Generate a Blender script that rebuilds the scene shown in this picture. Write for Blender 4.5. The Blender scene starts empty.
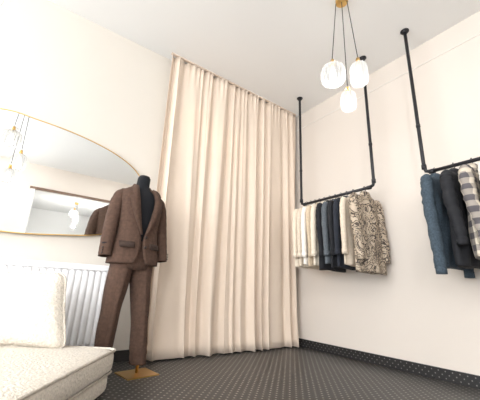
import bpy, math, random
from mathutils import Vector, Matrix
random.seed(4)
C=bpy.context
sc=C.scene
try:
    sc.view_settings.view_transform='Standard'
    sc.view_settings.look='None'
except Exception: pass
pi=math.pi
# ------------------------------------------------------------------ materials
def srgb(r,g,b):
    f=lambda c:(c/255/12.92 if c/255<=0.04045 else ((c/255+0.055)/1.055)**2.4)
    return (f(r),f(g),f(b),1)
def mat(name,col,rough=0.7,metal=0,noise=None,bump=None,sheen=0):
    m=bpy.data.materials.new(name); m.use_nodes=True
    nt=m.node_tree; b=nt.nodes['Principled BSDF']
    b.inputs['Base Color'].default_value=col
    b.inputs['Roughness'].default_value=rough
    b.inputs['Metallic'].default_value=metal
    if sheen: b.inputs['Sheen Weight'].default_value=sheen
    tc=nt.nodes.new('ShaderNodeTexCoord')
    if noise:
        sc_,amt=noise
        n=nt.nodes.new('ShaderNodeTexNoise'); n.inputs['Scale'].default_value=sc_; n.inputs['Detail'].default_value=4
        nt.links.new(tc.outputs['Object'],n.inputs['Vector'])
        r=nt.nodes.new('ShaderNodeValToRGB')
        r.color_ramp.elements[0].position=0.3; r.color_ramp.elements[1].position=0.7
        r.color_ramp.elements[0].color=tuple(c*(1-amt) for c in col[:3])+(1,)
        r.color_ramp.elements[1].color=tuple(min(1,c*(1+amt)) for c in col[:3])+(1,)
        nt.links.new(n.outputs['Fac'],r.inputs['Fac']); nt.links.new(r.outputs['Color'],b.inputs['Base Color'])
    if bump:
        bs,st=bump
        n2=nt.nodes.new('ShaderNodeTexNoise'); n2.inputs['Scale'].default_value=bs; n2.inputs['Detail'].default_value=3
        nt.links.new(tc.outputs['Object'],n2.inputs['Vector'])
        bp=nt.nodes.new('ShaderNodeBump'); bp.inputs['Strength'].default_value=st; bp.inputs['Distance'].default_value=0.01
        nt.links.new(n2.outputs['Fac'],bp.inputs['Height']); nt.links.new(bp.outputs['Normal'],b.inputs['Normal'])
    return m
M={}
M['wall_l']=mat('plaster_left',srgb(216,210,201),0.9,noise=(1.5,0.012),bump=(60,0.03))
M['wall_r']=mat('plaster_right',srgb(223,214,205),0.9,noise=(1.2,0.012),bump=(60,0.03))
M['ceil']=mat('ceiling_paint',srgb(242,242,241),0.9,noise=(1,0.01))
M['white']=mat('white_enamel',srgb(250,250,252),0.55)
M['trimw']=mat('white_trim',srgb(232,228,222),0.6)
M['gold']=mat('brass',srgb(224,186,118),0.3,1.0,noise=(8,0.05))
M['pipe']=mat('black_pipe',srgb(48,48,52),0.45,0.5,noise=(20,0.1))
M['curtain']=mat('curtain_linen',srgb(230,213,196),0.85,noise=(6,0.015),bump=(180,0.05),sheen=0.1)
M['sofa']=mat('boucle_cream',srgb(216,208,196),0.95,noise=(75,0.14),bump=(75,1.0),sheen=0.1)
M['suit']=mat('brown_tweed',srgb(82,61,50),0.95,noise=(45,0.22),bump=(200,0.15))
M['suitdark']=mat('brown_tweed_dark',srgb(58,43,36),0.9,noise=(70,0.2))  # darker tweed for the pocket flaps and breast pocket
M['knit']=mat('black_knit',srgb(20,22,28),0.95,bump=(200,0.3))
M['mq']=mat('mannequin_black',srgb(24,24,28),0.5)
M['btn']=mat('horn_button',srgb(45,32,26),0.4)
M['wood']=mat('brown_wood',srgb(120,95,80),0.6,noise=(10,0.15))
M['cream']=mat('cream_cotton',srgb(226,214,196),0.9,noise=(30,0.05),bump=(25,0.4))
M['beige']=mat('beige_wool',srgb(204,186,162),0.9,noise=(50,0.08),bump=(25,0.4))
M['oat']=mat('oatmeal_knit',srgb(216,202,184),0.9,noise=(50,0.08),bump=(25,0.4))
M['ivory']=mat('ivory_cotton',srgb(240,234,226),0.9,bump=(25,0.3))
M['black']=mat('black_wool',srgb(28,29,34),0.85,noise=(30,0.15),bump=(14,0.9))
M['grey']=mat('grey_wool',srgb(92,98,104),0.9,noise=(60,0.15),bump=(25,0.4))
M['blue']=mat('blue_wool',srgb(62,75,86),0.95,noise=(80,0.3),bump=(14,0.9))
M['navy']=mat('navy_wool',srgb(34,38,48),0.9,noise=(60,0.15),bump=(25,0.4))

def mnode(nt):
    L=nt.links
    def mth(op,a,bv=None):
        n=nt.nodes.new('ShaderNodeMath'); n.operation=op
        for i,v in enumerate((a,bv)):
            if v is None: continue
            if isinstance(v,(int,float)): n.inputs[i].default_value=v
            else: L.new(v,n.inputs[i])
        return n.outputs[0]
    return mth
def add_check(m,S,amt):
    nt=m.node_tree; L=nt.links; b=nt.nodes['Principled BSDF']; mth=mnode(nt)
    src=b.inputs['Base Color'].links[0].from_socket
    tc=nt.nodes.new('ShaderNodeTexCoord'); sp=nt.nodes.new('ShaderNodeSeparateXYZ'); L.new(tc.outputs['Object'],sp.inputs[0])
    ln=lambda o: mth('LESS_THAN',mth('FRACT',mth('ADD',mth('DIVIDE',o,S),50)),0.12)
    mask=mth('MAXIMUM',ln(sp.outputs[1]),ln(sp.outputs[2]))
    mx=nt.nodes.new('ShaderNodeMix'); mx.data_type='RGBA'; mx.blend_type='MULTIPLY'; mx.inputs[7].default_value=(amt,amt,amt,1)
    L.new(mask,mx.inputs[0]); L.new(src,mx.inputs[6]); L.new(mx.outputs[2],b.inputs['Base Color'])
add_check(M['suit'],0.045,0.90)

def floor_mat(name,axis='xy',base=(56,51,50),dot=(128,122,118),R0=0.18,S=0.052):
    m=bpy.data.materials.new(name); m.use_nodes=True; nt=m.node_tree; L=nt.links; mth=mnode(nt)
    b=nt.nodes['Principled BSDF']; b.inputs['Roughness'].default_value=0.42
    tc=nt.nodes.new('ShaderNodeTexCoord'); sp=nt.nodes.new('ShaderNodeSeparateXYZ'); L.new(tc.outputs['Object'],sp.inputs[0])
    U=sp.outputs[0 if axis[0]=='x' else 1]; V=sp.outputs['XYZ'.index(axis[1].upper())]
    u=mth('DIVIDE',mth('ADD',U,V),S); v=mth('DIVIDE',mth('SUBTRACT',U,V),S)
    fu=mth('ABSOLUTE',mth('SUBTRACT',mth('FRACT',mth('ADD',u,1000)),0.5)); fv=mth('ABSOLUTE',mth('SUBTRACT',mth('FRACT',mth('ADD',v,1000)),0.5))
    d=mth('SQRT',mth('ADD',mth('MULTIPLY',fu,fu),mth('MULTIPLY',fv,fv)))
    dotm=nt.nodes.new('ShaderNodeMapRange'); dotm.inputs[1].default_value=R0; dotm.inputs[2].default_value=R0-0.07
    L.new(d,dotm.inputs[0])
    edge=nt.nodes.new('ShaderNodeMapRange'); edge.inputs[1].default_value=0.46; edge.inputs[2].default_value=0.49
    L.new(mth('MAXIMUM',fu,fv),edge.inputs[0])
    mx=nt.nodes.new('ShaderNodeMix'); mx.data_type='RGBA'; mx.inputs[6].default_value=srgb(*base); mx.inputs[7].default_value=srgb(27,27,27)
    L.new(edge.outputs[0],mx.inputs[0])
    mx2=nt.nodes.new('ShaderNodeMix'); mx2.data_type='RGBA'; mx2.inputs[7].default_value=srgb(*dot)
    L.new(mx.outputs[2],mx2.inputs[6]); L.new(dotm.outputs[0],mx2.inputs[0]); L.new(mx2.outputs[2],b.inputs['Base Color'])
    bp=nt.nodes.new('ShaderNodeBump'); bp.inputs['Distance'].default_value=0.002; bp.inputs['Strength'].default_value=0.5
    L.new(dotm.outputs[0],bp.inputs['Height']); L.new(bp.outputs['Normal'],b.inputs['Normal'])
    return m
M['floor']=floor_mat('studded_tile_floor',base=(53,52,51),dot=(156,152,146),R0=0.19,S=0.06)
M['base']=floor_mat('studded_tile_skirting','xz',(40,39,40),(130,127,123),0.16)

def print_mat():
    m=bpy.data.materials.new('animal_print'); m.use_nodes=True; nt=m.node_tree; L=nt.links
    b=nt.nodes['Principled BSDF']; b.inputs['Roughness'].default_value=0.9
    tc=nt.nodes.new('ShaderNodeTexCoord')
    n=nt.nodes.new('ShaderNodeTexNoise'); n.inputs['Scale'].default_value=10; n.inputs['Detail'].default_value=2.0; n.inputs['Distortion'].default_value=1.8
    L.new(tc.outputs['Object'],n.inputs['Vector'])
    r=nt.nodes.new('ShaderNodeValToRGB'); e=r.color_ramp.elements
    e[0].position=0.0; e[0].color=srgb(180,162,140)
    e[1].position=0.40; e[1].color=srgb(198,182,162)
    for p,c in((0.43,(70,60,55)),(0.475,(84,74,67)),(0.495,(178,160,138)),(0.56,(198,182,162)),(0.58,(72,62,57)),(0.635,(108,97,88)),(0.66,(190,174,154))):
        x=e.new(p); x.color=srgb(*c)
    L.new(n.outputs['Fac'],r.inputs['Fac']); L.new(r.outputs['Color'],b.inputs['Base Color'])
    return m
M['print']=print_mat()
def plaid_mat():
    m=bpy.data.materials.new('plaid_flannel'); m.use_nodes=True; nt=m.node_tree; L=nt.links; mth=mnode(nt)
    b=nt.nodes['Principled BSDF']; b.inputs['Roughness'].default_value=0.95
    tc=nt.nodes.new('ShaderNodeTexCoord'); sp=nt.nodes.new('ShaderNodeSeparateXYZ'); L.new(tc.outputs['Object'],sp.inputs[0])
    def stripe(o): return mth('GREATER_THAN',mth('FRACT',mth('ADD',mth('DIVIDE',o,0.085),50)),0.5)
    s=mth('ADD',stripe(sp.outputs[1]),stripe(sp.outputs[2]))
    r=nt.nodes.new('ShaderNodeValToRGB'); r.color_ramp.interpolation='CONSTANT'; e=r.color_ramp.elements
    e[0].color=srgb(206,196,180); e[1].position=0.4; e[1].color=srgb(156,148,140); x=e.new(0.9); x.color=srgb(92,88,92)
    L.new(mth('DIVIDE',s,2),r.inputs['Fac']); L.new(r.outputs['Color'],b.inputs['Base Color'])
    return m
M['plaid']=plaid_mat()
M['mirror']=mat('mirror_silver',(0.93,0.94,0.93,1),0.01,1.0)
def globe_mat(name,tr,em):
    m=bpy.data.materials.new(name); m.use_nodes=True; nt=m.node_tree; L=nt.links
    nt.nodes.remove(nt.nodes['Principled BSDF']); out=nt.nodes['Material Output']
    t=nt.nodes.new('ShaderNodeBsdfTransparent'); g=nt.nodes.new('ShaderNodeBsdfDiffuse'); g.inputs['Color'].default_value=(0.5,0.49,0.47,1)
    e=nt.nodes.new('ShaderNodeEmission'); e.inputs['Color'].default_value=(1,0.98,0.95,1); e.inputs['Strength'].default_value=em
    lw=nt.nodes.new('ShaderNodeLayerWeight'); lw.inputs['Blend'].default_value=0.5
    a=nt.nodes.new('ShaderNodeMixShader'); a.inputs[0].default_value=tr
    L.new(e.outputs[0],a.inputs[1]); L.new(t.outputs[0],a.inputs[2])
    b=nt.nodes.new('ShaderNodeMixShader'); mm=nt.nodes.new('ShaderNodeMath'); mm.operation='MULTIPLY'; mm.inputs[1].default_value=0.9
    L.new(lw.outputs['Facing'],mm.inputs[0]); L.new(mm.outputs[0],b.inputs[0])  # rib shading put into the shader: greyer where the glass turns away
    L.new(a.outputs[0],b.inputs[1]); L.new(g.outputs[0],b.inputs[2]); L.new(b.outputs[0],out.inputs[0])
    return m
M['globe_clear']=globe_mat('ribbed_frosted_glass_large',0.45,0.8)
M['globe_milk']=globe_mat('ribbed_frosted_glass',0.25,1.0)
def emis(name,col,s):
    m=bpy.data.materials.new(name); m.use_nodes=True; nt=m.node_tree
    b=nt.nodes['Principled BSDF']; b.inputs['Emission Color'].default_value=col; b.inputs['Emission Strength'].default_value=s
    b.inputs['Base Color'].default_value=col
    return m
M['bulb']=emis('lit_bulb',(1,0.95,0.88,1),5)
M['daylight']=emis('daylight_glass',(0.95,0.98,1,1),2.2)

# ------------------------------------------------------------------ mesh builder
class MB:
    def __init__(s): s.v=[]; s.f=[]; s.m=[]; s.mats=[]; s.sm=[]
    def mi(s,k):
        if k not in s.mats: s.mats.append(k)
        return s.mats.index(k)
    def add(s,v,f,k,smooth=True):
        o=len(s.v); s.v+= [tuple(p) for p in v]; i=s.mi(k)
        for q in f: s.f.append([a+o for a in q]); s.m.append(i); s.sm.append(smooth)
    def loft(s,rings,k,closed=True,caps=(True,True),smooth=True):
        n=len(rings[0]); v=[p for r in rings for p in r]; f=[]
        for i in range(len(rings)-1):
            for j in range(n if closed else n-1):
                a=i*n+j; b=i*n+(j+1)%n; f.append([a,b,b+n,a+n])
        if closed and caps[0]: f.append(list(range(n))[::-1])
        if closed and caps[1]: f.append([(len(rings)-1)*n+j for j in range(n)])
        s.add(v,f,k,smooth)
    def tube(s,path,rad,k,n=12,sx=1,ref=None,caps=(True,True)):
        P=[Vector(p) for p in path]; R=rad if isinstance(rad,(list,tuple)) else [rad]*len(P)
        rings=[]; up=None
        for i,p in enumerate(P):
            t=(P[min(i+1,len(P)-1)]-P[max(i-1,0)]).normalized()
            if ref is not None: up=Vector(ref)
            elif up is None: up=Vector((0,0,1)) if abs(t.z)<0.9 else Vector((1,0,0))
            a=(up-t*up.dot(t)).normalized(); up=a if ref is None else up; b=t.cross(a)
            r=R[i]
            rings.append([p+a*(math.cos(2*pi*j/n)*r*sx)+b*(math.sin(2*pi*j/n)*r) for j in range(n)])
        s.loft(rings,k,caps=caps)
    def box(s,c,d,k,rz=0):
        c=Vector(c); R=Matrix.Rotation(rz,3,'Z'); v=[]
        for x in(-1,1):
            for y in(-1,1):
                for z in(-1,1): v.append(c+R@Vector((x*d[0]/2,y*d[1]/2,z*d[2]/2)))
        s.add(v,[[0,1,3,2],[4,6,7,5],[0,4,5,1],[2,3,7,6],[0,2,6,4],[1,5,7,3]],k,False)
    def revolve(s,c,prof,k,n=32,rib=0,ribn=16):
        c=Vector(c); rings=[]
        for r,z in prof:
            rings.append([c+Vector((math.cos(2*pi*j/n)*(r*(1+rib*math.cos(ribn*2*pi*j/n))),math.sin(2*pi*j/n)*(r*(1+rib*math.cos(ribn*2*pi*j/n))),z)) for j in range(n)])
        s.loft(rings,k)
    def build(s,name,loc=(0,0,0),rot=(0,0,0),parent=None,bevel=0,subsurf=0,solid=0):
        me=bpy.data.meshes.new(name); me.from_pydata(s.v,[],s.f)
        for k in s.mats: me.materials.append(M[k])
        me.polygons.foreach_set('material_index',s.m); me.polygons.foreach_set('use_smooth',s.sm); me.update()
        o=bpy.data.objects.new(name,me); C.collection.objects.link(o); o.location=loc; o.rotation_euler=rot
        if parent: o.parent=parent
        if solid: m=o.modifiers.new('s','SOLIDIFY'); m.thickness=solid
        if bevel: m=o.modifiers.new('b','BEVEL'); m.width=bevel; m.segments=3; m.limit_method='ANGLE'
        if subsurf: m=o.modifiers.new('ss','SUBSURF'); m.levels=subsurf; m.render_levels=subsurf
        return o
def empty(name,loc=(0,0,0),rot=(0,0,0)):
    o=bpy.data.objects.new(name,None); C.collection.objects.link(o); o.location=loc; o.rotation_euler=rot; return o
def lerp(a,b,t): return a+(b-a)*t

# ------------------------------------------------------------------ room shell
H=3.245; RX=5.2; RY=-6.5
def simple(name,c,d,k,bevel=0):
    b=MB(); b.box((0,0,0),d,k); return b.build(name,loc=c,bevel=bevel)
simple('floor',(RX/2,RY/2,-0.05),(RX+0.2,-RY+0.4,0.1),'floor')
simple('ceiling',(RX/2,RY/2,H+0.05),(RX+0.4,-RY+0.4,0.1),'ceil')
simple('wall_left',(-0.05,RY/2,H/2),(0.1,-RY+0.2,H),'wall_l')
simple('wall_back',(RX/2+0.05,0.05,H/2),(RX+0.1,0.1,H),'wall_r')
b=MB()
def wb(y0,y1,z0,z1): b.box((RX+0.05,(y0+y1)/2,(z0+z1)/2),(0.1,y1-y0,z1-z0),'wall_r')
wb(-6.5,-6.2,0,H); wb(-6.2,-4.4,0,0.7); wb(-6.2,-4.4,2.9,H); wb(-4.4,-3.1,0,H); wb(-3.1,-1.3,2.65,H); wb(-1.3,0,0,H)
b.build('wall_right')
b=MB() # passage behind doorway
b.box((8.05,-2.2,1.35),(0.1,2.4,2.9),'ceil'); b.box((6.65,-3.15,1.35),(2.7,0.1,2.9),'ceil'); b.box((6.65,-1.25,1.35),(2.7,0.1,2.9),'ceil')
b.box((6.7,-2.2,2.8),(2.8,2.0,0.1),'ceil'); b.box((6.7,-2.2,-0.05),(2.8,2.0,0.1),'floor')
b.build('wall_passage')
b=MB(); b.box((RX-0.02,-2.2,2.67),(0.06,2.0,0.05),'wood'); b.box((RX-0.02,-3.14,1.32),(0.06,0.08,2.64),'trimw'); b.box((RX-0.02,-1.26,1.32),(0.06,0.08,2.64),'trimw')
b.build('trim_doorway')
b=MB()
def wf(x0,x1,z0,z1): b.box(((x0+x1)/2,RY-0.05,(z0+z1)/2),(x1-x0,0.1,z1-z0),'wall_l')
wf(0,0.5,0,H); wf(0.5,4.7,0,0.4); wf(0.5,4.7,2.9,H); wf(4.7,RX,0,H); b.build('wall_front')
def window(name,c,w,h,axis):
    b=MB()
    def bx(u,z,du,dz,k,t):
        if axis=='x': b.box((u,0,z),(du,t,dz),k)
        else: b.box((0,u,z),(t,du,dz),k)
    bx(0,h/2-0.03,w,0.06,'trimw',0.08); bx(0,-h/2+0.03,w,0.06,'trimw',0.08)
    for i in range(4): bx(-w/2+0.03+i*(w-0.06)/3,0,0.06,h,'trimw',0.08)
    bx(0,0,w-0.06,h-0.06,'daylight',0.02)
    b.build(name,loc=c)
window('window_1',(2.6,RY-0.05,1.65),4.2,2.5,'x')
window('fill_window',(RX+0.05,-5.3,1.8),1.8,2.2,'y')  # added window out of view, put in for soft light from the side
simple('baseboard_back',(RX/2,-0.009,0.045),(RX,0.018,0.09),'base')
simple('baseboard_left',(0.009,-3.3,0.045),(0.018,6.4,0.09),'base')
simple('trim_1',(RX/2,-0.003,3.0),(RX,0.006,0.008),'trimw')

# ------------------------------------------------------------------ curtain
b=MB(); N=800; Z=34; zt=3.225
rings=[]
for i in range(Z+1):
    t=i/Z; z=lerp(0.012,zt,t)
    ring=[]
    for j in range(N+1):
        u=j/N
        y=lerp(lerp(-2.0,-2.075,t**0.6),-0.07,u)
        ph=2*pi*(13*u+0.42*math.sin(2*pi*1.7*u+1)+0.26*math.sin(2*pi*4.3*u)+ (1-t)*0.20*math.sin(2*pi*2.6*u+2))
        env=0.60+0.40*math.sin(2*pi*3.1*u+0.8+0.8*(1-t))
        a=lerp(0.052,0.026,t)*env
        w=math.sin(ph)
        x=0.118+a*w+0.012*(1-t)*math.sin(ph*0.5+2)+0.007*math.sin(2*ph+t*2)+0.003*math.sin(3*ph+4*t)
        if t>0.9: x+=(t-0.9)/0.1*0.010*math.sin(2*pi*30*u)
        y+=0.016*math.cos(ph)*(1-0.4*t)
        x+=0.03*max(0,0.12-t)/0.12*0.6
        ring.append((max(0.025,x),min(y,-0.03),z))
    rings.append(ring)
b.loft(rings,'curtain',closed=False)
cur=empty('curtain')
b.build('drape',parent=cur,solid=0.004)
b=MB(); b.box((0.115,-1.07,H-0.008),(0.03,2.03,0.014),'curtain')
b.build('rail',parent=cur)

# ------------------------------------------------------------------ mirror
pts=[(-3.42,1.985),(-3.14,1.985),(-2.81,1.95),(-2.48,1.865),(-2.25,1.73),(-2.12,1.5),(-2.20,1.24),(-2.46,1.08),(-2.85,1.02),(-3.2,1.0),(-3.65,1.03),(-3.98,1.2),(-4.07,1.5),(-3.9,1.82)]
out=[]
n=len(pts)
for i in range(n):
    p0,p1,p2,p3=[Vector(pts[(i+k)%n]) for k in(-1,0,1,2)]
    for s in range(8):
        t=s/8; out.append(0.5*((2*p1)+(p2-p0)*t+(2*p0-5*p1+4*p2-p3)*t*t+(-p0+3*p1-3*p2+p3)*t**3))
b=MB(); n=len(out)
b.add([(0.03,p.x,p.y) for p in out],[list(range(n))],'mirror',False)
b.add([(0.012,p.x,p.y) for p in out],[list(range(n))[::-1]],'wood',False)
rings=[]
cx=Vector((-3.1,1.5))
for i in range(n):
    p=out[i]; t=(out[(i+1)%n]-out[i-1]).normalized(); nn=Vector((t.y,-t.x))
    if nn.dot(p-cx)<0: nn=-nn
    rings.append([(0.008,*(p+nn*0.004)),(0.034,*(p+nn*0.004)),(0.034,*(p-nn*0.003)),(0.008,*(p-nn*0.003))])
rings.append(rings[0])
b.loft(rings,'gold',caps=(False,False),smooth=False)
b.build('wall_mirror')

# ------------------------------------------------------------------ radiator
b=MB(); y0,y1,z0,z1=-4.3,-2.38,0.15,0.78
b.box((0.080,(y0+y1)/2,(z0+z1)/2),(0.06,y1-y0,z1-z0),'white')
k=int((y1-y0)/0.05)
for i in range(k):
    y=y0+0.03+i*(y1-y0-0.06)/(k-1)
    b.tube([(0.109,y,z0+0.01),(0.109,y,z0+0.03),(0.109,y,z1-0.05),(0.109,y,z1-0.03)],[0.010,0.022,0.022,0.010],'white',12,sx=0.42,ref=(1,0,0))
b.box((0.08,(y0+y1)/2,z1+0.006),(0.10,y1-y0+0.01,0.02),'white')
b.box((0.08,(y0+y1)/2,z1-0.015),(0.095,y1-y0,0.03),'white')
for y in(y0+0.2,y1-0.2): b.box((0.030,y,0.5),(0.056,0.04,0.3),'white')
b.tube([(0.08,y1-0.06,0.16),(0.08,y1-0.06,0.0)],0.01,'white')
b.build('radiator')

# ------------------------------------------------------------------ sofa (local x=right, y=away from viewer)
CAM=Vector((2.96,-3.02,0.65)); ang=math.radians(55)
R2=Vector((math.cos(ang),math.sin(ang),0)); F2=Vector((-math.sin(ang),math.cos(ang),0))
corner=CAM+F2*2.16-R2*0.741; corner.z=0
sofa=empty('floor_sofa',corner,(0,0,ang))
def softbox(b,c,d,k,p=5,nu=48,nv=28,px=None,fn=None):
    rings=[]
    def sp(v,e): return math.copysign(abs(v)**e,v)
    for i in range(nv+1):
        th=-pi/2+pi*i/nv; r=[]
        for j in range(nu):
            f=2*pi*j/nu
            e2=2/ p; e1=2/(px or p)
            q=Vector((sp(math.cos(th),e1)*sp(math.cos(f),e2)*d[0]/2,sp(math.cos(th),e1)*sp(math.sin(f),e2)*d[1]/2,sp(math.sin(th),e1)*d[2]/2))
            if fn: q=fn(q)
            r.append(Vector(c)+q)
        rings.append(r)
    b.loft(rings,k)
b=MB(); W=0.98; D=1.25
def seatfn(q):
    q=q.copy(); u=q.x/(W/2); v=q.y/(D/2)
    if q.z>0: q.z+=0.014*(1-u*u)*(1-v*v)+0.006*math.sin(9*q.x+3)*math.sin(7*q.y)
    return q
softbox(b,(-W/2,-D/2,0.185),(W,D,0.15),'sofa',p=14,px=6,nu=96,fn=seatfn)
softbox(b,(-W/2,-D/2,0.065),(W-0.03,D-0.03,0.12),'sofa',p=14,px=6,nu=96)
def rect_loop(x0,x1,y0,y1,z,r):
    P=[]
    for cx_,cy_,a0 in((x1-r,y1-r,0),(x0+r,y1-r,90),(x0+r,y0+r,180),(x1-r,y0+r,270)):
        for i in range(7):
            a=math.radians(a0+i*15); P.append((cx_+r*math.cos(a),cy_+r*math.sin(a),z))
    P.append(P[0]); return P
b.tube(rect_loop(-W+0.01,-0.01,-D+0.01,-0.01,0.243,0.06),0.008,'sofa',8)
b.tube(rect_loop(-W+0.012,-0.012,-D+0.012,-0.012,0.122,0.06),0.006,'sofa',8)
b.build('seat',parent=sofa)
b=MB()
PW,PH,PT=0.60,0.46,0.20
nu,nv=40,40
def pil(u,v,side):
    x=u*PW/2; z=v*PH/2
    x*= (1-0.03*(1-abs(v))); z*=(1-0.06*(1-abs(u)))
    h=PT/2*(max(0,(1-abs(u)**3.2))*max(0,(1-abs(v)**3.2)))**0.45
    h+=0.006*math.sin(9*u+5*v)*(1-u*u)*(1-v*v)
    rc=max(0,abs(u)-0.85)*max(0,abs(v)-0.85)
    x-=math.copysign(rc*0.8,u); z-=math.copysign(rc*0.8,v)
    return Vector((x-0.27*(z+PH/2),side*h,z))
for side in(-1,1):
    vv=[];ff=[]
    for i in range(nu+1):
        for j in range(nv+1): vv.append(pil(-1+2*i/nu,-1+2*j/nv,side))
    for i in range(nu):
        for j in range(nv):
            a=i*(nv+1)+j; q=[a,a+1,a+nv+2,a+nv+1]; ff.append(q if side>0 else q[::-1])
    b.add(vv,ff,'sofa')
edge=[pil(-1+2*i/20,-1,1) for i in range(20)]+[pil(1,-1+2*i/20,1) for i in range(20)]+[pil(1-2*i/20,1,1) for i in range(20)]+[pil(-1,1-2*i/20,1) for i in range(21)]
b.tube(edge,0.007,'sofa',8)
b.build('back_cushion',loc=(-0.27-PW/2,-0.13,0.26+PH/2-0.01),rot=(math.radians(-8),0,0),parent=sofa)

# ------------------------------------------------------------------ mannequin, facing +x, local
mq=empty('suit_mannequin',(0.45,-2.295,0),(0,0,math.radians(8)))
def ell(cx,cy,z,rx,ry,n=40,a0=0,a1=2*pi,p=2.4,closed=True):
    r=[]
    m=n if closed else n-1
    for j in range(n):
        a=a0+(a1-a0)*j/m
        c=math.cos(a); s=math.sin(a)
        r.append(Vector((cx+math.copysign(abs(c)**(2/p),c)*rx,cy+math.copysign(abs(s)**(2/p),s)*ry,z)))
    return r
b=MB()
prof=[(0.80,0,0.10,0.13),(0.95,0,0.095,0.125),(1.1,0.005,0.105,0.135),(1.25,0.01,0.11,0.15),(1.34,0.005,0.10,0.145),(1.39,-0.005,0.085,0.12),(1.43,-0.01,0.066,0.075),(1.455,-0.006,0.055,0.056),(1.49,0,0.052,0.053),(1.535,0.006,0.051,0.052),(1.54,0.006,0.046,0.047)]
b.loft([ell(cx,0,z,rx,ry,p=2.2) for z,cx,rx,ry in prof],'knit')
b.loft([ell(0.006,0,1.54,0.044,0.045),ell(0.006,0,1.552,0.042,0.043),ell(0.006,0,1.558,0.03,0.03)],'mq')
b.build('turtleneck_torso',parent=mq)
b=MB()
jp=[(0.80,0.0,0.142,0.200,0.050),(0.86,0.0,0.140,0.196,0.024),(0.94,0.0,0.134,0.184,0.010),(1.00,0.0,0.128,0.172,0.010),(1.06,0.0,0.127,0.168,0.026),(1.12,0.002,0.128,0.168,0.040),(1.18,0.004,0.132,0.174,0.052),(1.26,0.005,0.132,0.184,0.066),(1.32,0.003,0.126,0.190,0.073),(1.365,-0.004,0.112,0.188,0.075),(1.40,-0.012,0.096,0.166,0.072),(1.425,-0.02,0.084,0.128,0.066),(1.447,-0.026,0.072,0.092,0.060),(1.462,-0.028,0.064,0.074,0.056)]
def jr(z,cx,rx,ry,op,off=0):
    p=2.4; s=(min(0.98,op/ry))**(p/2); a=math.asin(s)
    r=ell(cx,0,z,rx+off,ry+off,n=64,a0=a,a1=2*pi-a,p=p,closed=False)
    for q in r:
        th=math.atan2(q.y,q.x); low=max(0,(1.15-z)/0.35)
        q.x+=0.004*low*math.sin(5*th+z*9); q.y+=0.003*low*math.sin(4*th+z*5)
    return r
def interp(prof,z):
    for i in range(len(prof)-1):
        if prof[i][0]<=z<=prof[i+1][0]:
            t=(z-prof[i][0])/(prof[i+1][0]-prof[i][0])
            return [lerp(prof[i][k],prof[i+1][k],t) for k in range(len(prof[0]))]
    return list(prof[-1])
zs=[0.80+i*(0.662)/44 for i in range(45)]
b.loft([jr(*interp(jp,z)) for z in zs],'suit',closed=False)
b.build('jacket_body',parent=mq,solid=0.008)
b=MB()
for sgn in(1,-1):
    inner=[];outer=[]
    for i in range(20):
        t=i/19; z=lerp(1.03,1.43,t)
        q=interp(jp,z); p=2.4
        def pt(yy,off):
            s=min(0.99,yy/(q[3]+off))**(p/2); a=math.asin(s)
            return Vector((q[1]+math.cos(a)**(2/p)*(q[2]+off),sgn*yy,z))
        w=0.010+0.062*math.sin(min(1,t/0.8)*pi/2)**1.1 if t<0.76 else (0.036 if t<0.82 else 0.048)
        inner.append(pt(q[4]-0.004,0.010)); outer.append(pt(min(q[4]+w,q[3]*0.93),0.018))
    vv=inner+outer; ff=[[i,i+1,20+i+1,20+i] if sgn>0 else [20+i,20+i+1,i+1,i] for i in range(19)]
    b.add(vv,ff,'suit')
b.build('lapels',parent=mq,solid=0.010)
b=MB()
rings=[]
for k_ in range(5):
    t=k_/4
    rx=lerp(0.088,0.067,t); z=lerp(1.425,1.478,t)
    r=ell(-0.02,0,z,rx,lerp(0.092,0.070,t),n=40,a0=0.75,a1=2*pi-0.75,closed=False)
    for q in r: q.z-=0.03*max(0,q.x+0.02)/0.08
    rings.append(r)
b.loft(rings,'suit',closed=False)
b.build('collar',parent=mq,solid=0.009)
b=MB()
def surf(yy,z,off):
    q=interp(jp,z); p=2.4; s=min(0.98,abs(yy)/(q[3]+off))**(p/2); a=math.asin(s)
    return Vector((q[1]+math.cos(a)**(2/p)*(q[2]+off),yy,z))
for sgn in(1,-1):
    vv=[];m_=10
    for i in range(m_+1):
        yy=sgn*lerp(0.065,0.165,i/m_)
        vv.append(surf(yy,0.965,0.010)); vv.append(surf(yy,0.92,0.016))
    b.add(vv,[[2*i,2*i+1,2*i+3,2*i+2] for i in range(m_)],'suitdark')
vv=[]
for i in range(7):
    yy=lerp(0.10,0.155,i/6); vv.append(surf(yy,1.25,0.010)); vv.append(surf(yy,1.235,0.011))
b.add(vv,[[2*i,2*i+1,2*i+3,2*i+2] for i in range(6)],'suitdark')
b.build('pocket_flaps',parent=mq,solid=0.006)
b=MB()
for z in(1.01,0.93):
    q=surf(0.022,z,0.012); b.tube([q,q+Vector((0.008,0,0))],0.011,'btn',14)
b.build('buttons',parent=mq)
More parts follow.
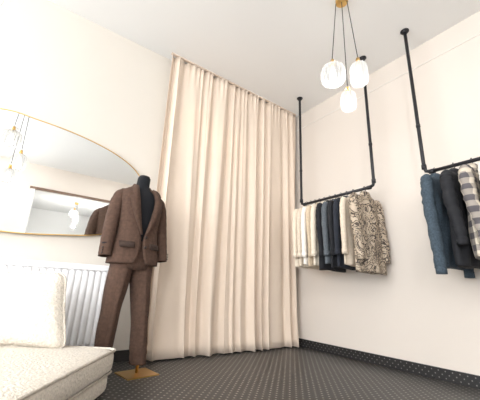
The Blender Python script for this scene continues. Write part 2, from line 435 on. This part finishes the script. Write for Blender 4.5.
for sgn,nm in((1,'sleeve_1'),(-1,'sleeve_2')):
    b=MB()
    path=[(-0.010,0.120,1.385),(-0.010,0.150,1.377),(-0.010,0.176,1.345),(-0.008,0.194,1.28),(-0.004,0.208,1.17),(0.002,0.218,1.08),(0.014,0.228,0.99),(0.028,0.236,0.89),(0.034,0.238,0.845)]
    rad=[0.018,0.036,0.048,0.053,0.053,0.051,0.048,0.045,0.045]
    P=[];Rr=[]
    for i in range(len(path)-1):
        for s in range(6):
            t=s/6; P.append(Vector(path[i]).lerp(Vector(path[i+1]),t)); Rr.append(lerp(rad[i],rad[i+1],t)*(1+0.02*math.sin(i*3.1+s*1.7)))
    P.append(Vector(path[-1])); Rr.append(rad[-1])
    P=[Vector((p.x,p.y*sgn,p.z)) for p in P]
    b.tube(P,Rr,'suit',24,sx=1.15,ref=(1,0,0),caps=(True,False))
    hp=P[-1]
    b.tube([hp+Vector((0,0,0.10)),hp+Vector((0,0,0.012))],0.038,'knit',16)
    for k_ in range(3):
        q=Vector((0.066,sgn*0.27,0.865+0.02*k_)); b.tube([q,q+Vector((0.004,sgn*0.006,0))],0.006,'btn',10)
    b.build(nm,parent=mq)
b=MB()
b.loft([ell(0,0,z,rx,ry,p=2.3) for z,rx,ry in((0.76,0.112,0.160),(0.82,0.116,0.165),(0.92,0.108,0.155),(1.0,0.095,0.14))],'suit')
for sgn in(1,-1):
    if sgn>0: key=[(0.80,0.0,0.078,0.100,0.090),(0.70,0.0,0.084,0.100,0.085),(0.5,0.01,0.108,0.084,0.070),(0.3,0.0,0.133,0.076,0.062),(0.12,-0.005,0.152,0.074,0.062),(0.07,-0.005,0.155,0.077,0.063)]
    else: key=[(0.80,0.0,-0.078,0.100,0.090),(0.70,0.0,-0.092,0.100,0.086),(0.5,-0.01,-0.108,0.086,0.072),(0.3,-0.04,-0.108,0.078,0.065),(0.12,-0.07,-0.100,0.076,0.064),(0.07,-0.075,-0.098,0.077,0.064)]
    key=key[::-1]; rings=[]
    for i in range(60):
        z=lerp(0.07,0.80,i/59); q=interp(key,z); r=ell(q[1],q[2],z,q[3],q[4],n=40,p=2)
        for v in r:
            a=math.atan2(v.y-q[2],v.x-q[1])
            cr=math.exp(-(a/0.16)**2)*0.014*min(1,(0.8-z)/0.1)
            wr=0.0022*math.sin(z*22+2*a+sgn)+0.003*math.exp(-((z-0.14)/0.06)**2)*math.sin(z*90+a)
            d=Vector((math.cos(a),math.sin(a),0)); v+=d*(cr+wr)
        rings.append(r)
    b.loft(rings,'suit',caps=(False,True))
b.build('trousers',parent=mq,solid=0.004)
b=MB()
b.tube([(-0.005,0.153,0.3),(-0.005,0.155,0.06)],0.03,'mq')
b.tube([(-0.075,-0.098,0.3),(-0.08,-0.098,0.05)],0.03,'mq')
b.tube([(0.0,0.155,0.35),(0.0,0.155,0.007)],0.011,'gold')
b.box((0.02,0.15,0.0035),(0.23,0.25,0.007),'gold')
b.build('stand',parent=mq)

# ------------------------------------------------------------------ racks
YB=-0.31; ZB=1.69
def rack(name,x0,x1):
    b=MB(); r=0.0155
    def corner_path(x,dx): return [(x,YB,H-0.01),(x,YB,ZB+0.05),(x+dx*0.012,YB,ZB+0.014),(x+dx*0.05,YB,ZB)]
    for x,dx in((x0,1),(x1,-1)):
        b.tube(corner_path(x,dx),r,'pipe',14,ref=(0,1,0))
        b.revolve((x,YB,H-0.012),[(0.0,0.012),(0.040,0.012),(0.040,0.004),(0.026,0.0),(0.023,-0.02),(0.0,-0.02)],'pipe',24)
        b.tube([(x,YB,ZB+0.035),(x,YB,ZB+0.075)],r+0.005,'pipe',14)
        b.tube([(x+dx*0.035,YB,ZB),(x+dx*0.075,YB,ZB)],r+0.005,'pipe',14)
        b.tube([(x,YB,ZB+0.45),(x,YB,ZB+0.475)],r+0.003,'pipe',14)
    b.tube([(x0+0.04,YB,ZB),(x1-0.04,YB,ZB)],r,'pipe',14,ref=(0,1,0))
    return b.build(name)
rack('clothes_rack',0.44,1.415); rack('clothes_rack',1.89,2.88)

def garment(name,x,key,length=0.70,hw=0.195,th=0.035,slv=0.60,rz=0,collar=True,inner=None,flare=0.02,seed=0,so=0.0,dr=0.0):
    rnd=random.Random(seed); b=MB(); zt=-0.075
    ph=[rnd.uniform(0,6) for _ in range(5)]
    n=72; rings=[]; steps=44
    for i in range(steps+1):
        d=length*(i/steps)**1.25
        if d<0.055: w=lerp(0.07,hw,(d/0.055)**0.75); t=lerp(0.024,th,d/0.055)
        else: w=hw+flare*(d-0.055)/length; t=th*(1+0.2*d/length)
        ring=[]
        for j in range(n):
            a=2*pi*j/n; c=math.cos(a); s=math.sin(a)
            f=min(1,d/0.25)
            fold=1+f*(0.26*math.sin(5*a+ph[0]+d*2)+0.14*math.sin(9*a+ph[1]))
            X=math.copysign(abs(c)**0.8,c)*t*fold; Y=math.copysign(abs(s)**0.95,s)*w
            X+=dr*f*abs(c)*(0.011*math.sin(26*Y-9*d+ph[2])+0.006*math.sin(48*Y+15*d+ph[4]))
            zz=zt-d
            if d>length*0.9: zz+=0.006*math.sin(3*a+ph[2])
            ring.append(Vector((X,Y,zz)))
        rings.append(ring)
    b.loft(rings,key)
    for sg in(1,-1):
        sw=rnd.uniform(-0.02,0.01)+(so if sg<0 else 0)
        P=[];Rr=[]
        base=[(0,hw-0.05,zt-0.045),(0.002,hw-0.015,zt-0.06),(0.006,hw+0.008,zt-0.12),(0.014,hw+0.022+sw*0.4,zt-0.28),(0.022+0.02*dr,hw+0.028+sw,zt-slv*0.75),(0.018+0.03*dr,hw+0.022+sw*1.3,zt-slv)]
        rr=[0.035,0.048,0.052,0.050,0.045,0.040]
        rr=[v*(0.75 if th<0.03 else 1) for v in rr]
        for i in range(5):
            for s in range(8):
                t=s/8; p=Vector(base[i]).lerp(Vector(base[i+1]),t); P.append(Vector((p.x,p.y*sg,p.z))); Rr.append(lerp(rr[i],rr[i+1],t)*(1+(0.05+0.05*dr)*math.sin(i*2+s*1.5+ph[3])))
        p=Vector(base[-1]); P.append(Vector((p.x,p.y*sg,p.z))); Rr.append(rr[-1])
        b.tube(P,Rr,key,20,sx=0.72+0.12*dr,ref=(1,0,0))
        e=P[-1]; b.tube([e+Vector((0,0,0.045)),e+Vector((0,0,-0.004))],[rr[-1]+.004,rr[-1]+.004],key,20,sx=0.78,ref=(1,0,0))
    if collar:
        cr=[]
        for i,(s_,z_) in enumerate(((0.080,-0.105),(0.074,-0.07),(0.062,-0.05),(0.070,-0.075),(0.085,-0.112))):
            cr.append([Vector((math.cos(a)*s_*(0.36 if th<0.03 else 0.5),math.sin(a)*s_,z_+0.008)) for a in [2*pi*j/28 for j in range(28)]])
        b.loft(cr,key,caps=(False,False))
        b.box((th+0.004,0.0,zt-length*0.52),(0.010,0.028,length*0.86),key)
        for k_ in range(5): b.tube([(th+0.006,0,zt-0.08-k_*length*0.18),(th+0.013,0,zt-0.08-k_*length*0.18)],0.007,inner or 'btn',8)
    hk=[(0,math.sin(a)*0.022,0.001+math.cos(a)*0.022) for a in [math.radians(v) for v in range(-60,200,20)]]
    hk=hk+[(0,0,-0.045),(0,0,-0.09)]
    b.tube(hk,0.003,'pipe',8,ref=(1,0,0))
    b.tube([(0,-0.17,-0.135),(0,-0.09,-0.105),(0,0,-0.088),(0,0.09,-0.105),(0,0.17,-0.135)],0.007,'wood',8,ref=(1,0,0))
    return b.build(name,loc=(x,YB,ZB),rot=(0,0,math.radians(rz)))
G=[('cream_shirt',0.53,'cream',0.68),('oatmeal_cardigan',0.595,'oat',0.68),('white_shirt',0.66,'ivory',0.66),('beige_jacket',0.73,'beige',0.68),('linen_shirt',0.80,'cream',0.67),
('black_coat',0.875,'black',0.72),('grey_jacket',0.95,'grey',0.66),('black_blazer',1.025,'black',0.70),('navy_blazer',1.10,'navy',0.70),('sand_cardigan',1.18,'oat',0.68)]
for i,(nm,x,k,l) in enumerate(G): garment(nm,x,k,length=l+0.02,rz=0,seed=i,hw=0.20,th=0.023)
garment('animal_print_jacket',1.31,'print',length=0.77,hw=0.208,th=0.040,rz=0,seed=31,flare=0.035,slv=0.66,dr=0.8)
garment('blue_wool_jacket',1.97,'blue',length=0.74,hw=0.205,th=0.040,rz=0,seed=41,slv=0.80,so=0.045,dr=1)
garment('black_wool_jacket',2.11,'black',length=0.74,hw=0.20,th=0.036,rz=0,seed=42,dr=1)
garment('plaid_overshirt',2.235,'plaid',length=0.69,hw=0.205,th=0.036,rz=0,seed=43,dr=1)
garment('ivory_overshirt',2.35,'ivory',length=0.6,hw=0.195,th=0.03,rz=0,seed=44,dr=.6)
garment('navy_coat',2.46,'navy',length=0.70,hw=0.20,th=0.036,rz=0,seed=45)
garment('camel_jacket',2.60,'beige',length=0.66,hw=0.20,th=0.04,rz=0,seed=46)

# ------------------------------------------------------------------ pendants
def pendant(name,cx,cy,globes,power,H=H):
    e=empty(name,(cx,cy,0))
    b=MB()
    b.revolve((0,0,H),[(0.0,-0.05),(0.045,-0.05),(0.055,-0.042),(0.055,0.0),(0,0)],'gold',40)
    for i,(dx,dy,z,r,h,kind) in enumerate(globes):
        ax,ay=dx*0.45,dy*0.45
        top=z+h/2
        b.tube([(ax,ay,H-0.02),(dx,dy,top+0.07)],0.0035,'pipe',8)
        b.tube([(dx,dy,top+0.055),(dx,dy,top-0.005)],[0.014,0.026],'gold',18)
        b.tube([(dx,dy,top-0.0),(dx,dy,top-0.05)],0.016,'white',12)
        b.revolve((dx,dy,z),[(0.0,h*0.30),(0.014,h*0.28),(0.024,h*0.12),(0.026,0.0),(0.018,-0.03),(0.0,-0.038)],'bulb',18)
    b.build('fitting',parent=e)
    for i,(dx,dy,z,r,h,kind) in enumerate(globes):
        b=MB(); pr=[]
        p=2.7 if kind=='ball' else 4.0
        for k_ in range(25):
            th=-pi/2+pi*k_/24
            rr=r*abs(math.cos(th))**(2/p); zz=math.copysign(abs(math.sin(th))**(2/p),math.sin(th))*h/2
            pr.append((max(rr,0.002),zz))
        b.revolve((dx,dy,z),pr,'globe_clear' if kind=='ball' else 'globe_milk',144,rib=0.05,ribn=18)
        b.build('glass_shade_%d'%(i+1),parent=e)
        l=bpy.data.lights.new(name+'_bulb','POINT'); l.energy=power; l.color=(1,0.985,0.965); l.shadow_soft_size=0.035
        lo=bpy.data.objects.new('bulb_light_%d'%(i+1),l); C.collection.objects.link(lo); lo.parent=e; lo.location=(dx,dy,z-h*0.22)
pendant('pendant_lamp',1.72,-1.11,[(-0.085,-0.07,2.43,0.098,0.205,'ball'),(0.085,0.04,2.385,0.068,0.21,'cyl'),(0.01,-0.02,2.14,0.058,0.16,'cyl')],10)
pendant('pendant_lamp',1.50,-3.36,[(-0.08,-0.06,2.28,0.108,0.215,'ball'),(0.09,0.06,2.06,0.075,0.22,'cyl'),(0.0,0.0,1.84,0.062,0.17,'cyl')],7)
pendant('pendant_lamp',6.3,-2.1,[(-0.10,-0.03,2.42,0.108,0.215,'ball'),(0.09,0.06,2.3,0.075,0.22,'cyl'),(0.0,0.03,2.12,0.062,0.17,'cyl')],50,H=2.75)

# ------------------------------------------------------------------ lights
def area(name,loc,tgt,sx,sy,e,col):
    l=bpy.data.lights.new(name,'AREA'); l.shape='RECTANGLE'; l.size=sx; l.size_y=sy; l.energy=e; l.color=col
    o=bpy.data.objects.new(name,l); C.collection.objects.link(o); o.location=loc
    o.rotation_euler=(Vector(tgt)-Vector(loc)).to_track_quat('-Z','Y').to_euler(); return o
area('window_daylight',(2.6,RY+0.08,1.65),(2.6,0,1.65),4.1,2.4,150,(0.985,0.992,1))
area('fill_window_light',(RX-0.06,-5.3,1.8),(0,-5.3,1.8),1.7,2.1,72,(0.985,0.992,1))  # added fill light standing in front of the made-up side window
for i,(x,y,tx,ty,tz,e,col) in enumerate([(1.3,-3.2,0.1,-1.40,2.35,45,(1,0.42,0.18)),(2.9,-1.9,2.0,0,1.4,20,(1,0.98,0.95)),(3.6,-4.2,1.5,-1.5,0,60,(1,0.985,0.965)),(3.6,-1.4,5.2,-1.5,1.8,60,(1,0.985,0.965)),(3.0,-5.0,0.5,-3.2,0.5,14,(1,0.985,0.965)),(3.4,-3.6,5.2,-3.4,1.8,60,(1,0.985,0.965))]):
    s=empty('glow_and_fill_spot',(x,y,H))  # first makes the warm curtain glow; the rest are added fill spots
    b=MB(); b.revolve((0,0,0),[(0.0,-0.012),(0.035,-0.012),(0.055,-0.016),(0.06,0.0),(0,0)],'white',24); b.build('housing',parent=s)
    l=bpy.data.lights.new('spot','SPOT'); l.energy=e; l.color=col; l.spot_size=math.radians(20 if i==0 else 110); l.spot_blend=1.0; l.shadow_soft_size=0.05
    o=bpy.data.objects.new('beam',l); C.collection.objects.link(o); o.parent=s; o.location=(0,0,-0.07)
    o.rotation_euler=(Vector((tx,ty,tz))-Vector((x,y,H-0.07))).to_track_quat('-Z','Y').to_euler()
w=bpy.data.worlds.new('World'); sc.world=w; w.use_nodes=True
w.node_tree.nodes['Background'].inputs[0].default_value=(0.9,0.95,1,1); w.node_tree.nodes['Background'].inputs[1].default_value=1.0

# ------------------------------------------------------------------ camera
p=math.radians(16.5); r=math.radians(2.5)
Fw=(F2*math.cos(p)+Vector((0,0,math.sin(p)))); Up=(-F2*math.sin(p)+Vector((0,0,math.cos(p))))
Rc=R2*math.cos(r)+Up*math.sin(r); Uc=-R2*math.sin(r)+Up*math.cos(r)
cam=bpy.data.cameras.new('camera'); cam.sensor_width=36; cam.lens=22.5; cam.clip_start=0.05
co=bpy.data.objects.new('camera',cam); C.collection.objects.link(co)
m=Matrix.Identity(4)
for i in range(3): m[i][0]=Rc[i]; m[i][1]=Uc[i]; m[i][2]=-Fw[i]; m[i][3]=CAM[i]
co.matrix_world=m
sc.camera=co
